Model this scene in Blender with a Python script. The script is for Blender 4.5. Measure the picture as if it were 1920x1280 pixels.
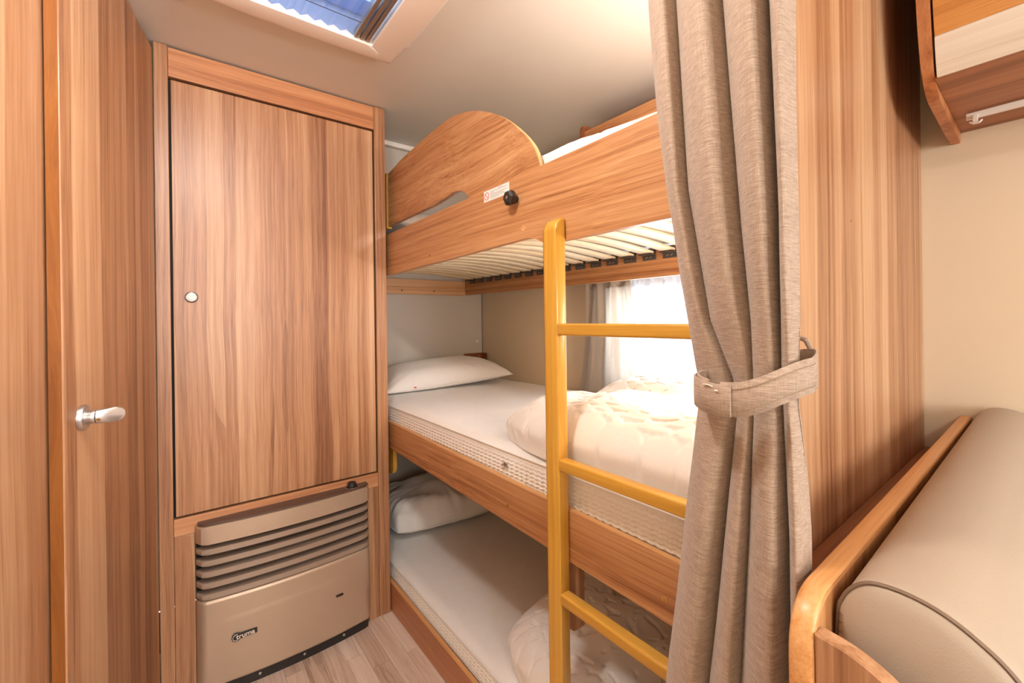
import bpy, bmesh, math, random
from mathutils import Vector, Matrix, noise

random.seed(7)
for o in list(bpy.data.objects): bpy.data.objects.remove(o)
scene = bpy.context.scene
C = scene.collection

# ------------------------------------------------------------------ camera
cam_d = bpy.data.cameras.new('camera'); cam = bpy.data.objects.new('camera', cam_d); C.objects.link(cam)
cam_d.sensor_width = 36.0; cam_d.lens = 812.0 / 1920.0 * 36.0
cam_d.shift_y = -43.0 / 1920.0; cam_d.clip_start = 0.02
cam.matrix_world = (Matrix.Translation((0, 0, 1.13)) @ Matrix.Rotation(math.radians(52.15), 4, 'Z')
                    @ Matrix.Rotation(math.radians(90), 4, 'X') @ Matrix.Rotation(math.radians(-0.75), 4, 'Z'))
scene.camera = cam

# ------------------------------------------------------------------ world and lights
w = bpy.data.worlds.new('world'); scene.world = w; w.use_nodes = True
bg = w.node_tree.nodes['Background']
bg.inputs['Color'].default_value = (0.86, 0.93, 1.0, 1); bg.inputs['Strength'].default_value = 2.5

def area(name, loc, target, sx, sy, power, col, spread=180):
    d = bpy.data.lights.new(name, 'AREA'); d.shape = 'RECTANGLE'; d.size = sx; d.size_y = sy
    d.energy = power; d.color = col; d.spread = math.radians(spread)
    o = bpy.data.objects.new(name, d); C.objects.link(o); o.location = loc
    o.rotation_euler = (Vector(target) - Vector(loc)).to_track_quat('-Z', 'Y').to_euler()
    return o
DAY = (0.90, 0.95, 1.0); WARM = (1.0, 0.90, 0.76); NEUT = (1.0, 0.975, 0.94)
def bulb(name, loc, power, col, r=0.03):
    d = bpy.data.lights.new(name, 'POINT'); d.energy = power; d.color = col; d.shadow_soft_size = r
    o = bpy.data.objects.new(name, d); C.objects.link(o); o.location = loc; return o
area('front_window_fill', (2.3, 0.3, 1.3), (-1.0, 0.3, 1.1), 1.7, 0.8, 16, NEUT)  # added fill light at the unseen front end, raises the ambient level
bulb('ceiling_lamp_bunks', (-0.50, 0.06, 1.86), 8, NEUT, 0.05)
bulb('ceiling_lamp_dinette', (0.85, 0.10, 1.86), 6.5, NEUT, 0.03)
area('bunk_window_daylight', (-0.85, 1.56, 1.05), (-0.85, 0.6, 0.9), 0.70, 0.4, 4.0, DAY)
bulb('bunk_lamp_middle', (-0.29, 1.06, 1.16), 4.0, WARM)
bulb('bunk_lamp_top', (-0.30, 0.95, 1.66), 4.5, NEUT)

vs = scene.view_settings
vs.view_transform = 'Standard'; vs.look = 'None'; vs.gamma = 1.0; vs.use_curve_mapping = False
vs.exposure = 1.12

# ------------------------------------------------------------------ helpers
def lin(r, g, b):
    f = lambda c: (c / 12.92 if c <= 0.04045 else ((c + 0.055) / 1.055) ** 2.4)
    return (f(r / 255), f(g / 255), f(b / 255), 1)

def obj(name, bm, mat, parent=None, smooth=None):
    me = bpy.data.meshes.new(name)
    if isinstance(bm, bmesh.types.BMesh):
        bmesh.ops.recalc_face_normals(bm, faces=bm.faces)
        bm.to_mesh(me); bm.free()
    else:
        me = bm
    if parent is not None:
        p = Vector(parent.get('base', (0, 0, 0)))
        me.transform(Matrix.Translation(-p))
    if smooth is not None:
        me.polygons.foreach_set('use_smooth', [True] * len(me.polygons))
        me.set_sharp_from_angle(angle=math.radians(smooth))
    o = bpy.data.objects.new(name, me); C.objects.link(o)
    if mat is not None: me.materials.append(mat)
    if parent is not None:
        o.parent = parent
        o['base'] = parent.get('base', (0, 0, 0))
    return o

def tag(o, label, cat, group=None, kind=None):
    o['label'] = label; o['category'] = cat
    if group: o['group'] = group
    if kind: o['kind'] = kind
    return o

def thing(name, loc, label, cat, group=None, kind=None):
    o = bpy.data.objects.new(name, None); C.objects.link(o); o.location = loc; o['base'] = loc
    o.empty_display_size = 0.05
    return tag(o, label, cat, group, kind)

def bx(bm, x0, x1, y0, y1, z0, z1, bev=0.0, seg=2):
    vs_ = [bm.verts.new((x, y, z)) for x in (x0, x1) for y in (y0, y1) for z in (z0, z1)]
    fs = [(0, 1, 3, 2), (4, 6, 7, 5), (0, 4, 5, 1), (2, 3, 7, 6), (0, 2, 6, 4), (1, 5, 7, 3)]
    F = [bm.faces.new([vs_[i] for i in f]) for f in fs]
    if bev:
        E_ = set(e for f in F for e in f.edges)
        bmesh.ops.bevel(bm, geom=list(E_), offset=bev, segments=seg, affect='EDGES', profile=0.5)
    return bm

def box(x0, x1, y0, y1, z0, z1, bev=0.0015, seg=2):
    return bx(bmesh.new(), x0, x1, y0, y1, z0, z1, bev, seg)

def prism(poly, axis, a, b, bev=0.0015, seg=2, bm=None):
    """poly: 2D list. axis 'y' -> (x,z); 'x' -> (y,z); 'z' -> (x,y)"""
    bm = bm or bmesh.new()
    def P(p, t):
        return {'y': (p[0], t, p[1]), 'x': (t, p[0], p[1]), 'z': (p[0], p[1], t)}[axis]
    A = [bm.verts.new(P(p, a)) for p in poly]; B = [bm.verts.new(P(p, b)) for p in poly]
    n = len(poly)
    fa = bm.faces.new(A); fb = bm.faces.new(list(reversed(B)))
    for i in range(n):
        bm.faces.new((A[i], B[i], B[(i + 1) % n], A[(i + 1) % n]))
    if bev:
        bmesh.ops.bevel(bm, geom=list(set(list(fa.edges) + list(fb.edges))), offset=bev, segments=seg, affect='EDGES', profile=0.5)
    return bm

def rpoly(pts, rad, n=6):
    """round the corners of a polygon; rad: one radius or list"""
    out = []; N = len(pts)
    for i in range(N):
        r = rad[i] if isinstance(rad, (list, tuple)) else rad
        p = Vector(pts[i]); a = Vector(pts[i - 1]); b = Vector(pts[(i + 1) % N])
        if r <= 0: out.append(tuple(p)); continue
        da = (a - p); db = (b - p)
        r = min(r, da.length * .49, db.length * .49)
        s = p + da.normalized() * r; e = p + db.normalized() * r
        for k in range(n + 1):
            t = k / n
            q = s * (1 - t) ** 2 + p * 2 * t * (1 - t) + e * t * t
            out.append(tuple(q))
    return out

def smoothline(pts, n=8):
    """Catmull-Rom through 2D/3D points"""
    P = [Vector(p) for p in pts]; out = []
    for i in range(len(P) - 1):
        p0 = P[max(i - 1, 0)]; p1 = P[i]; p2 = P[i + 1]; p3 = P[min(i + 2, len(P) - 1)]
        for k in range(n):
            t = k / n
            out.append(0.5 * ((2 * p1) + (-p0 + p2) * t + (2 * p0 - 5 * p1 + 4 * p2 - p3) * t * t + (-p0 + 3 * p1 - 3 * p2 + p3) * t ** 3))
    out.append(P[-1])
    return out

def tube(pts, r, bm=None, n=8, closed=False):
    bm = bm or bmesh.new(); P = [Vector(p) for p in pts]; rings = []
    N = len(P)
    for i, p in enumerate(P):
        if closed: d = P[(i + 1) % N] - P[i - 1]
        else: d = P[min(i + 1, N - 1)] - P[max(i - 1, 0)]
        q = d.to_track_quat('Z', 'Y')
        rings.append([bm.verts.new(p + q @ Vector((r * math.cos(a), r * math.sin(a), 0))) for a in [2 * math.pi * k / n for k in range(n)]])
    M = N if closed else N - 1
    for i in range(M):
        A = rings[i]; B = rings[(i + 1) % N]
        for k in range(n): bm.faces.new((A[k], A[(k + 1) % n], B[(k + 1) % n], B[k]))
    if not closed:
        bm.faces.new(rings[0]); bm.faces.new(rings[-1])
    return bm

def lathe(prof, origin, axis, n=28, bm=None):
    """prof: (radius, height) along axis"""
    bm = bm or bmesh.new(); q = Vector(axis).to_track_quat('Z', 'Y'); O = Vector(origin); rings = []
    for r, h in prof:
        if r < 1e-6: rings.append([bm.verts.new(O + q @ Vector((0, 0, h)))])
        else: rings.append([bm.verts.new(O + q @ Vector((r * math.cos(2 * math.pi * k / n), r * math.sin(2 * math.pi * k / n), h))) for k in range(n)])
    for A, B in zip(rings, rings[1:]):
        for k in range(n):
            a = [A[k % len(A)], A[(k + 1) % len(A)], B[(k + 1) % len(B)], B[k % len(B)]]
            u = []
            for v in a:
                if v not in u: u.append(v)
            if len(u) > 2: bm.faces.new(u)
    for R_ in (rings[0], rings[-1]):
        if len(R_) > 1: bm.faces.new(R_)
    return bm

def gridsurf(fn, nu, nv, bm=None, closeu=False):
    bm = bm or bmesh.new()
    V = [[bm.verts.new(fn(i / nu, j / nv)) for j in range(nv + 1)] for i in range(nu + (0 if closeu else 1))]
    for i in range(nu):
        for j in range(nv):
            a, b = V[i], V[(i + 1) % len(V)]
            bm.faces.new((a[j], b[j], b[j + 1], a[j + 1]))
    return bm, V

def interp(tab, z):
    t = sorted(tab)
    if z <= t[0][0]: (a, b) = (t[0], t[1])
    elif z >= t[-1][0]: (a, b) = (t[-2], t[-1])
    else:
        for a, b in zip(t, t[1:]):
            if a[0] <= z <= b[0]: break
    return a[1] + (b[1] - a[1]) * (z - a[0]) / (b[0] - a[0])

# ------------------------------------------------------------------ materials
def base_mat(name):
    m = bpy.data.materials.new(name); m.use_nodes = True
    return m, m.node_tree, m.node_tree.nodes['Principled BSDF']

def plain(name, col, rough=0.5, metal=0.0, spec=0.5, bump=0.0, bscale=300, var=0.0):
    m, t, p = base_mat(name)
    p.inputs['Base Color'].default_value = col; p.inputs['Roughness'].default_value = rough
    p.inputs['Metallic'].default_value = metal; p.inputs['Specular IOR Level'].default_value = spec
    tc = t.nodes.new('ShaderNodeTexCoord'); nz = t.nodes.new('ShaderNodeTexNoise'); nz.inputs['Scale'].default_value = bscale
    t.links.new(tc.outputs['Object'], nz.inputs['Vector'])
    if bump:
        b = t.nodes.new('ShaderNodeBump'); b.inputs['Strength'].default_value = bump; b.inputs['Distance'].default_value = 0.001
        t.links.new(nz.outputs['Fac'], b.inputs['Height']); t.links.new(b.outputs['Normal'], p.inputs['Normal'])
    if var:
        mx = t.nodes.new('ShaderNodeMix'); mx.data_type = 'RGBA'; mx.inputs['B'].default_value = tuple(c * (1 - var) for c in col[:3]) + (1,)
        mx.inputs['A'].default_value = col
        t.links.new(nz.outputs['Fac'], mx.inputs['Factor']); t.links.new(mx.outputs['Result'], p.inputs['Base Color'])
    return m

def wood(name, axis, dark, mid, light, rough=0.38, band=13, warp=0.02, coarse=0.42, spec=0.5, fine=1.0, cells=0.15):
    m, t, p = base_mat(name); N = t.nodes; L = t.links
    tc = N.new('ShaderNodeTexCoord'); oi = N.new('ShaderNodeObjectInfo')
    mul = N.new('ShaderNodeVectorMath'); mul.operation = 'SCALE'; mul.inputs[0].default_value = (7.3, 3.1, 5.7)
    L.new(oi.outputs['Random'], mul.inputs['Scale'])
    add = N.new('ShaderNodeVectorMath'); add.operation = 'ADD'
    L.new(tc.outputs['Object'], add.inputs[0]); L.new(mul.outputs[0], add.inputs[1])
    # slow waviness of the grain
    wv = N.new('ShaderNodeTexNoise'); wv.inputs['Scale'].default_value = 2.2; wv.inputs['Detail'].default_value = 1.0
    L.new(add.outputs[0], wv.inputs['Vector'])
    ws = N.new('ShaderNodeVectorMath'); ws.operation = 'MULTIPLY_ADD'; ws.inputs[1].default_value = (warp,) * 3
    L.new(wv.outputs['Color'], ws.inputs[0]); L.new(add.outputs[0], ws.inputs[2])
    def streak(across, along, detail, seed):
        mp = N.new('ShaderNodeMapping')
        s = [across] * 3; s['xyz'.index(axis)] = along; mp.inputs['Scale'].default_value = s
        mp.inputs['Location'].default_value = (seed, seed * .7, seed * 1.3)
        L.new(ws.outputs[0], mp.inputs['Vector'])
        nz = N.new('ShaderNodeTexNoise'); nz.inputs['Scale'].default_value = 1.0; nz.inputs['Detail'].default_value = detail
        nz.inputs['Roughness'].default_value = 0.6
        L.new(mp.outputs[0], nz.inputs['Vector']); return nz.outputs['Fac']
    def madd(a, k, b=None):
        q = N.new('ShaderNodeMath'); q.operation = 'MULTIPLY_ADD'; L.new(a, q.inputs[0]); q.inputs[1].default_value = k
        if b is None: q.inputs[2].default_value = 0
        else: L.new(b, q.inputs[2])
        return q.outputs[0]
    mpv = N.new('ShaderNodeMapping'); sv = [band * 1.7] * 3; sv['xyz'.index(axis)] = 0.22; mpv.inputs['Scale'].default_value = sv
    L.new(ws.outputs[0], mpv.inputs['Vector'])
    vo = N.new('ShaderNodeTexVoronoi'); vo.inputs['Scale'].default_value = 1.0; L.new(mpv.outputs[0], vo.inputs['Vector'])
    vs_ = N.new('ShaderNodeSeparateColor'); L.new(vo.outputs['Color'], vs_.inputs[0])
    v = madd(vs_.outputs[0], cells); 
    v = madd(streak(band, 0.35, 1.5, 0), coarse - cells, v)
    v = madd(streak(band * 5.5, 0.9, 2.0, 3), 0.36, v)
    v = madd(streak(band * 24, 7, 2.0, 9), (1 - coarse - 0.36) * fine, v)
    r = N.new('ShaderNodeValToRGB'); L.new(v, r.inputs['Fac'])
    r.color_ramp.elements[0].position = 0.34; r.color_ramp.elements[0].color = dark
    r.color_ramp.elements[1].position = 0.66; r.color_ramp.elements[1].color = light
    e = r.color_ramp.elements.new(0.48); e.color = mid
    L.new(r.outputs['Color'], p.inputs['Base Color'])
    p.inputs['Roughness'].default_value = rough; p.inputs['Specular IOR Level'].default_value = spec
    b = N.new('ShaderNodeBump'); b.inputs['Strength'].default_value = 0.08; b.inputs['Distance'].default_value = 0.001
    L.new(v, b.inputs['Height']); L.new(b.outputs['Normal'], p.inputs['Normal'])
    return m

D, M_, L_ = lin(126, 80, 52), lin(172, 123, 86), lin(202, 160, 122)
WZ = wood('walnut_veneer_vertical', 'z', D, M_, L_)
WX = wood('walnut_veneer_lengthwise', 'x', lin(126, 74, 40), lin(184, 128, 82), lin(214, 166, 118), band=24, warp=0.02, coarse=0.36, cells=0.05)
WY = wood('walnut_veneer_crosswise', 'y', lin(150, 92, 58), lin(188, 128, 86), lin(212, 158, 114), band=16)
WYD = wood('dark_veneer_crosswise', 'y', lin(120, 70, 42), lin(150, 92, 60), lin(176, 116, 78), band=18)
WXL = wood('pale_ash_veneer', 'x', lin(205, 190, 172), lin(222, 208, 190), lin(236, 226, 212), band=18)
BEECH_Z = wood('honey_beech_upright', 'z', lin(196, 142, 48), lin(214, 162, 66), lin(226, 178, 84), rough=0.32, band=20, coarse=0.3, fine=0.6)
BEECH_X = wood('honey_beech_rung', 'x', lin(200, 146, 52), lin(218, 166, 70), lin(230, 182, 88), rough=0.32, band=20, coarse=0.3, fine=0.6)
EDGE_X = wood('tan_edge_tape', 'x', lin(206, 146, 88), lin(222, 168, 110), lin(232, 184, 130), band=20)
PINE_Y = wood('knotty_pine', 'y', lin(196, 142, 96), lin(214, 166, 120), lin(226, 184, 140), band=10)
SLATW = wood('pale_birch_slat', 'y', lin(222, 196, 152), lin(236, 214, 176), lin(244, 228, 198), band=10, rough=0.5)
EDGE_Z = wood('amber_edge_band', 'z', lin(126, 72, 26), lin(144, 86, 34), lin(162, 102, 46), band=14, warp=0.1)
PLANKS = [wood('floor_vinyl_' + str(i), 'x', lin(*a), lin(*b), lin(*c), band=22, warp=0.06, rough=0.42)
          for i, (a, b, c) in enumerate([((184, 154, 134), (214, 188, 168), (230, 208, 190)),
                                         ((166, 136, 116), (200, 172, 152), (218, 194, 174)),
                                         ((194, 166, 148), (222, 198, 180), (236, 216, 200))])]
WALLG = plain('grey_wall_board', lin(206, 200, 190), 0.45, var=0.03, bscale=6, spec=0.4)
WALLB = plain('warm_beige_wall_board', lin(230, 212, 184), 0.5, var=0.04, bscale=5, spec=0.4)
CEIL = plain('light_ceiling_board', lin(224, 219, 210), 0.42, var=0.03, bscale=4, spec=0.4)
WHITEP = plain('white_plastic', lin(236, 232, 226), 0.35, bump=0.03)
CREAMP = plain('cream_plastic', lin(232, 218, 204), 0.38, bump=0.05)
BLACK = plain('black_shadow_gap', lin(22, 16, 13), 0.7)  # near-black colour stands in for shade in gaps and recesses
BLACKP = plain('black_plastic', lin(42, 38, 36), 0.35)
GREYP = plain('charcoal_plastic', lin(78, 70, 66), 0.5)
STEEL = plain('satin_nickel', lin(205, 202, 200), 0.38, metal=1.0)
BRASS = plain('yellow_zinc', lin(216, 180, 110), 0.3, metal=1.0)
HEATM = plain('champagne_metallic', lin(196, 172, 148), 0.38, metal=0.45, bump=0.05, bscale=900)
HEATB = plain('brown_plastic', lin(92, 68, 56), 0.4, bump=0.05)
HEATS = plain('grille_taupe', lin(172, 152, 134), 0.35, metal=0.35)
ALU = plain('anodised_profile', lin(150, 134, 120), 0.35, metal=0.6)
RED = plain('signal_red', lin(214, 58, 40), 0.5)
INK = plain('print_grey', lin(120, 116, 112), 0.6)
BROWNM = plain('brown_painted_bracket', lin(140, 82, 52), 0.45)

def cloth(name, col, col2, wx, wz, bump=0.25, rough=0.9, sheen=0.3, slub=0.0, trans=0.0):
    m, t, p = base_mat(name); N = t.nodes; L = t.links
    tc = N.new('ShaderNodeTexCoord')
    def nz(sc, det=1.0):
        mp = N.new('ShaderNodeMapping'); mp.inputs['Scale'].default_value = sc; L.new(tc.outputs['Object'], mp.inputs['Vector'])
        q = N.new('ShaderNodeTexNoise'); q.inputs['Scale'].default_value = 1; q.inputs['Detail'].default_value = det
        L.new(mp.outputs[0], q.inputs['Vector']); return q.outputs['Fac']
    a = nz((wx, wx, wz)); b = nz((wx * 0.05 + 3, wx * 0.05 + 3, wz * 1.2), 2.0); c = nz((wx * 1.3, wx * 1.3, 40), 1.0)
    s1 = N.new('ShaderNodeMath'); s1.operation = 'ADD'; L.new(a, s1.inputs[0]); L.new(c, s1.inputs[1])
    s2 = N.new('ShaderNodeMath'); s2.operation = 'MULTIPLY_ADD'; L.new(b, s2.inputs[0]); s2.inputs[1].default_value = 1 + slub; L.new(s1.outputs[0], s2.inputs[2])
    mr = N.new('ShaderNodeMapRange'); L.new(s2.outputs[0], mr.inputs['Value']); mid_ = (3 + slub) / 2
    mr.inputs['From Min'].default_value = mid_ - 0.62; mr.inputs['From Max'].default_value = mid_ + 0.62
    mx = N.new('ShaderNodeMix'); mx.data_type = 'RGBA'; mx.inputs['A'].default_value = col; mx.inputs['B'].default_value = col2
    L.new(mr.outputs['Result'], mx.inputs['Factor']); L.new(mx.outputs['Result'], p.inputs['Base Color'])
    p.inputs['Roughness'].default_value = rough; p.inputs['Specular IOR Level'].default_value = 0.2
    p.inputs['Sheen Weight'].default_value = sheen
    bp = N.new('ShaderNodeBump'); bp.inputs['Strength'].default_value = bump; bp.inputs['Distance'].default_value = 0.0015
    L.new(mr.outputs['Result'], bp.inputs['Height']); L.new(bp.outputs['Normal'], p.inputs['Normal'])
    if trans:
        tr = N.new('ShaderNodeBsdfTranslucent'); L.new(mx.outputs['Result'], tr.inputs['Color'])
        ms = N.new('ShaderNodeMixShader'); ms.inputs[0].default_value = trans
        L.new(p.outputs[0], ms.inputs[1]); L.new(tr.outputs[0], ms.inputs[2])
        L.new(ms.outputs[0], t.nodes['Material Output'].inputs['Surface'])
    return m
TAUPE = cloth('taupe_linen_weave', lin(142, 118, 100), lin(196, 172, 152), 1300, 1000, bump=0.3, slub=1.2)
SHEET = cloth('white_cotton', lin(236, 231, 224), lin(244, 240, 235), 500, 500, bump=0.05)
DUVETM = cloth('white_quilted_cotton', lin(238, 233, 226), lin(246, 242, 237), 500, 500, bump=0.05)
TICK = cloth('cream_ticking', lin(230, 222, 210), lin(244, 239, 232), 260, 260, bump=0.1)
BEIGEC = cloth('beige_curtain_cloth', lin(214, 200, 184), lin(228, 217, 204), 500, 500, bump=0.1, trans=0.12)
PIPING = plain('dark_piping', lin(120, 96, 76), 0.6)
LEATHER = plain('taupe_leatherette', lin(176, 158, 140), 0.42, bump=0.25, bscale=700, var=0.04)

def sheer_mat():
    m, t, p = base_mat('white_net_voile'); N = t.nodes; L = t.links
    p.inputs['Base Color'].default_value = lin(246, 247, 250); p.inputs['Roughness'].default_value = 0.8
    tr = N.new('ShaderNodeBsdfTranslucent'); tr.inputs['Color'].default_value = lin(248, 250, 254)
    tp = N.new('ShaderNodeBsdfTransparent')
    a = N.new('ShaderNodeMixShader'); a.inputs[0].default_value = 0.6; L.new(p.outputs[0], a.inputs[1]); L.new(tr.outputs[0], a.inputs[2])
    b = N.new('ShaderNodeMixShader'); b.inputs[0].default_value = 0.35; L.new(a.outputs[0], b.inputs[1]); L.new(tp.outputs[0], b.inputs[2])
    L.new(b.outputs[0], t.nodes['Material Output'].inputs['Surface']); return m
SHEER = sheer_mat()
def glass_mat(name, col, fac):
    m, t, p = base_mat(name); N = t.nodes; L = t.links
    p.inputs['Base Color'].default_value = col; p.inputs['Roughness'].default_value = 0.08
    tp = N.new('ShaderNodeBsdfTransparent'); tp.inputs['Color'].default_value = col
    b = N.new('ShaderNodeMixShader'); b.inputs[0].default_value = fac; L.new(p.outputs[0], b.inputs[1]); L.new(tp.outputs[0], b.inputs[2])
    L.new(b.outputs[0], t.nodes['Material Output'].inputs['Surface']); return m
GLASS = glass_mat('acrylic_pane', (0.9, 0.95, 1, 1), 0.9)
PLEAT = glass_mat('blue_grey_pleated_net', lin(190, 208, 238), 0.58)
DOME = glass_mat('smoked_dome', lin(225, 236, 250), 0.75)

# ------------------------------------------------------------------ room dimensions (metres)
YW = 1.48; XR = -2.20; ZC = 1.95; XP = -0.225; XF = 2.4

# ------------------------------------------------------------------ setting
fl = thing('floor', (0, 0, 0), 'pale wood-look plank floor beside the bunks', 'floor', kind='structure')
obj('subfloor', box(XR, XF, -0.95, YW + 0.03, -0.04, -0.004, 0), plain('joint_brown', lin(120, 92, 76), 0.7), fl)
pw = 0.0575; protos = {}
row = 0; y = 0.652 - 0.61 + 0.0
ystart = 0.610 - 16 * pw
for r_ in range(18):
    y0 = ystart + r_ * pw; x = -1.70 - random.random() * 0.4
    while x < 0.6:
        ln = random.choice((0.32, 0.46, 0.60)); k = random.randrange(3)
        x1 = min(x + ln, 0.62)
        o = obj('plank', box(0, x1 - x - 0.0008, 0, pw - 0.0008, -0.004, 0.0, 0.0), PLANKS[k], fl)
        o.location = (x, y0, 0); x = x1

ce = bmesh.new()
hx0, hx1, hy0, hy1 = -1.245, -0.80, 0.06, 0.465
for a in ((XR, hx0, -0.95, YW + .03), (hx1, XF, -0.95, YW + .03), (hx0, hx1, -0.95, hy0), (hx0, hx1, hy1, YW + .03)):
    bx(ce, a[0], a[1], a[2], a[3], ZC, ZC + 0.03)
tag(obj('ceiling', ce, CEIL), 'smooth light grey ceiling above the bunks and wardrobe', 'ceiling', kind='structure')

# side wall with a window opening in the middle bunk
wx0, wx1, wz0, wz1 = -1.20, -0.45, 0.84, 1.26
sw = bmesh.new()
for a in ((XR, wx0, 0, ZC), (wx1, XF, 0, ZC), (wx0, wx1, 0, wz0), (wx0, wx1, wz1, ZC)):
    bx(sw, a[0], a[1], YW, YW + 0.03, a[2], a[3])
tag(obj('wall_right', sw, WALLB), 'warm beige side wall behind the bunks and bench', 'wall', kind='structure')
# rear wall: upright, leaning in towards the ceiling
prof = [(XR, 0), (XR, 1.30), (-2.14, 1.55), (-2.02, 1.78), (-1.905, ZC), (-1.93, ZC), (-2.05, 1.79), (-2.17, 1.56), (-2.23, 1.30), (-2.23, 0)]
tag(obj('wall_rear', prism(prof, 'y', -0.95, YW + 0.03, 0), WALLG), 'pale grey rear wall at the head of the bunks', 'wall', kind='structure')
tag(obj('wall_left', box(XR, XF, -0.98, -0.95, 0, ZC, 0), WALLB), 'beige side wall behind the washroom', 'wall', kind='structure')
wf = bmesh.new()
for a in ((-0.98, YW + .03, 0, 0.85), (-0.98, YW + .03, 1.75, ZC), (-0.98, -0.6, .85, 1.75), (1.3, YW + .03, .85, 1.75)):
    bx(wf, XF, XF + 0.03, a[0], a[1], a[2], a[3])
tag(obj('wall_front', wf, WALLB), 'beige front wall with wide window opening', 'wall', kind='structure')

# partition at the foot of the bunks
pt = thing('wall_partition', (XP, 0.62, 0), 'tall walnut veneer partition beside the taupe curtain', 'wall', kind='structure')
obj('partition_panel', box(XP - 0.018, XP, 0.60, YW - 0.001, 0, ZC - 0.002, 0.001), WZ, pt)
for (yy, zz) in ((0.905, 1.288), (1.243, 1.247)):
    obj('screw_hole', lathe([(0.0022, 0), (0.0022, 0.0008), (0.0, 0.0010)], (XP, yy, zz), (1, 0, 0), 10), BRASS, pt)

# washroom wall (angled) with overlay door
dv = Vector((0.9815, -0.1917, 0)); nv = Vector((0.1917, 0.9815, 0)); h0 = Vector((-1.623, -0.043, 0))
def onw(t, off, z): return h0 + dv * t + nv * off + Vector((0, 0, z))
def wbox(t0, t1, o0, o1, z0, z1, bev=0.0015, bm=None, seg=2):
    b = bx(bmesh.new(), t0, t1, o0, o1, z0, z1, bev, seg)
    Mx = Matrix((( dv.x, nv.x, 0, h0.x), (dv.y, nv.y, 0, h0.y), (0, 0, 1, 0), (0, 0, 0, 1)))
    bmesh.ops.transform(b, matrix=Mx, verts=b.verts); return b
tag(obj('wall_washroom', wbox(0.095, 1.15, -0.046, -0.024, 0, ZC - 0.001), WZ), 'walnut veneer washroom wall at the left edge beside the door', 'wall', kind='structure')
tag(obj('trim_1', wbox(0.095, 1.15, -0.0235, -0.012, 1.935, ZC - 0.002), WY), 'thin wooden strip along the ceiling above the washroom door', 'trim', kind='structure')
tag(obj('trim_2', wbox(0.004, 0.094, -0.066, -0.046, 0, ZC - 0.001), WYD), 'dark wooden jamb between washroom door and wardrobe', 'trim', kind='structure')
dr = thing('door_1', tuple(h0), 'walnut veneer washroom door with satin nickel knob handle', 'door', kind='structure')
obj('door_panel', wbox(0.012, 0.572, -0.0205, 0.0, 0.012, 1.922, 0.003, seg=3), WZ, dr, 40)
obj('edge_band', wbox(0.5722, 0.5728, -0.0195, -0.0025, 0.012, 1.92, 0), EDGE_Z, dr)
hc = onw(0.508, 0, 0.957)
hd = obj('door_handle', lathe([(0.0235, 0.0005), (0.0235, 0.006), (0.022, 0.0085), (0.0145, 0.0092), (0.0145, 0.010)], hc, nv, 36), STEEL, dr, 40)
def lever():
    bm = bmesh.new(); n = 32; rings = []
    q = nv.to_track_quat('Z', 'Y'); ex = dv
    for s in [0.0] + [i / 14 for i in range(15)]:
        ring = []
        for k in range(n):
            a = 2 * math.pi * k / n; ca, sa = math.cos(a), math.sin(a)
            r = 0.0128
            far = 0.036 - 0.014 * ca - 0.003 * ca * ca      # obliquely cut end, longer towards the hinge
            h = 0.009 + s * (far - 0.009 + 0.012)
            sh = -0.010 * max(0, s - 0.35) ** 1.3              # the grip leans towards the hinge
            ring.append(bm.verts.new(hc + nv * h + dv * (r * ca + sh) + Vector((0, 0, r * sa * (1 + 0.10 * s)))))
        rings.append(ring)
    for A, B in zip(rings, rings[1:]):
        for k in range(n): bm.faces.new((A[k], A[(k + 1) % n], B[(k + 1) % n], B[k]))
    bm.faces.new(rings[0])
    last = rings[-1]; c = sum((v.co for v in last), Vector()) / n
    mid = [bm.verts.new(c + (v.co - c) * 0.86 + nv * 0.0022) for v in last]
    for k in range(n): bm.faces.new((last[k], last[(k + 1) % n], mid[(k + 1) % n], mid[k]))
    bm.faces.new(mid)
    bmesh.ops.remove_doubles(bm, verts=bm.verts, dist=1e-5)
    return bm
obj('lever', lever(), STEEL, hd, 35)
obj('joint_ring', lathe([(0.0129, 0), (0.0131, 0.0002), (0.0131, 0.0010), (0.0129, 0.0012)], hc + nv * 0.0225, nv, 32), GREYP, hd)
sp = hc + nv * 0.0285 + dv * (0.0128 * 0.86) * 1.0 + Vector((0, 0, -0.0045))
obj('set_screw', lathe([(0.0030, 0), (0.0030, 0.0008), (0.0016, 0.001), (0.0014, 0.0002)], sp, dv + Vector((0, 0, -0.3)), 14), BRASS, hd)

# corner trims
tag(obj('trim_3', box(XR, XR + 0.006, YW - 0.006, YW, 0, 1.30, 0.001), plain('grey_corner_bead', lin(150, 142, 132), 0.5)), 'thin grey corner bead where the two bunk walls meet', 'trim', kind='structure')
tag(obj('trim_4', box(-1.93, -1.895, 0.66, YW - 0.002, ZC - 0.024, ZC - 0.001, 0.004), WHITEP), 'white coving strip along the ceiling behind the top bunk', 'trim', kind='structure')
tag(obj('trim_5', box(-1.89, XP - 0.02, YW - 0.008, YW - 0.0005, ZC - 0.016, ZC - 0.001, 0.002), plain('taupe_seam_bead', lin(128, 112, 92), 0.5)), 'dark seam bead where ceiling meets the side wall', 'trim', kind='structure')

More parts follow.
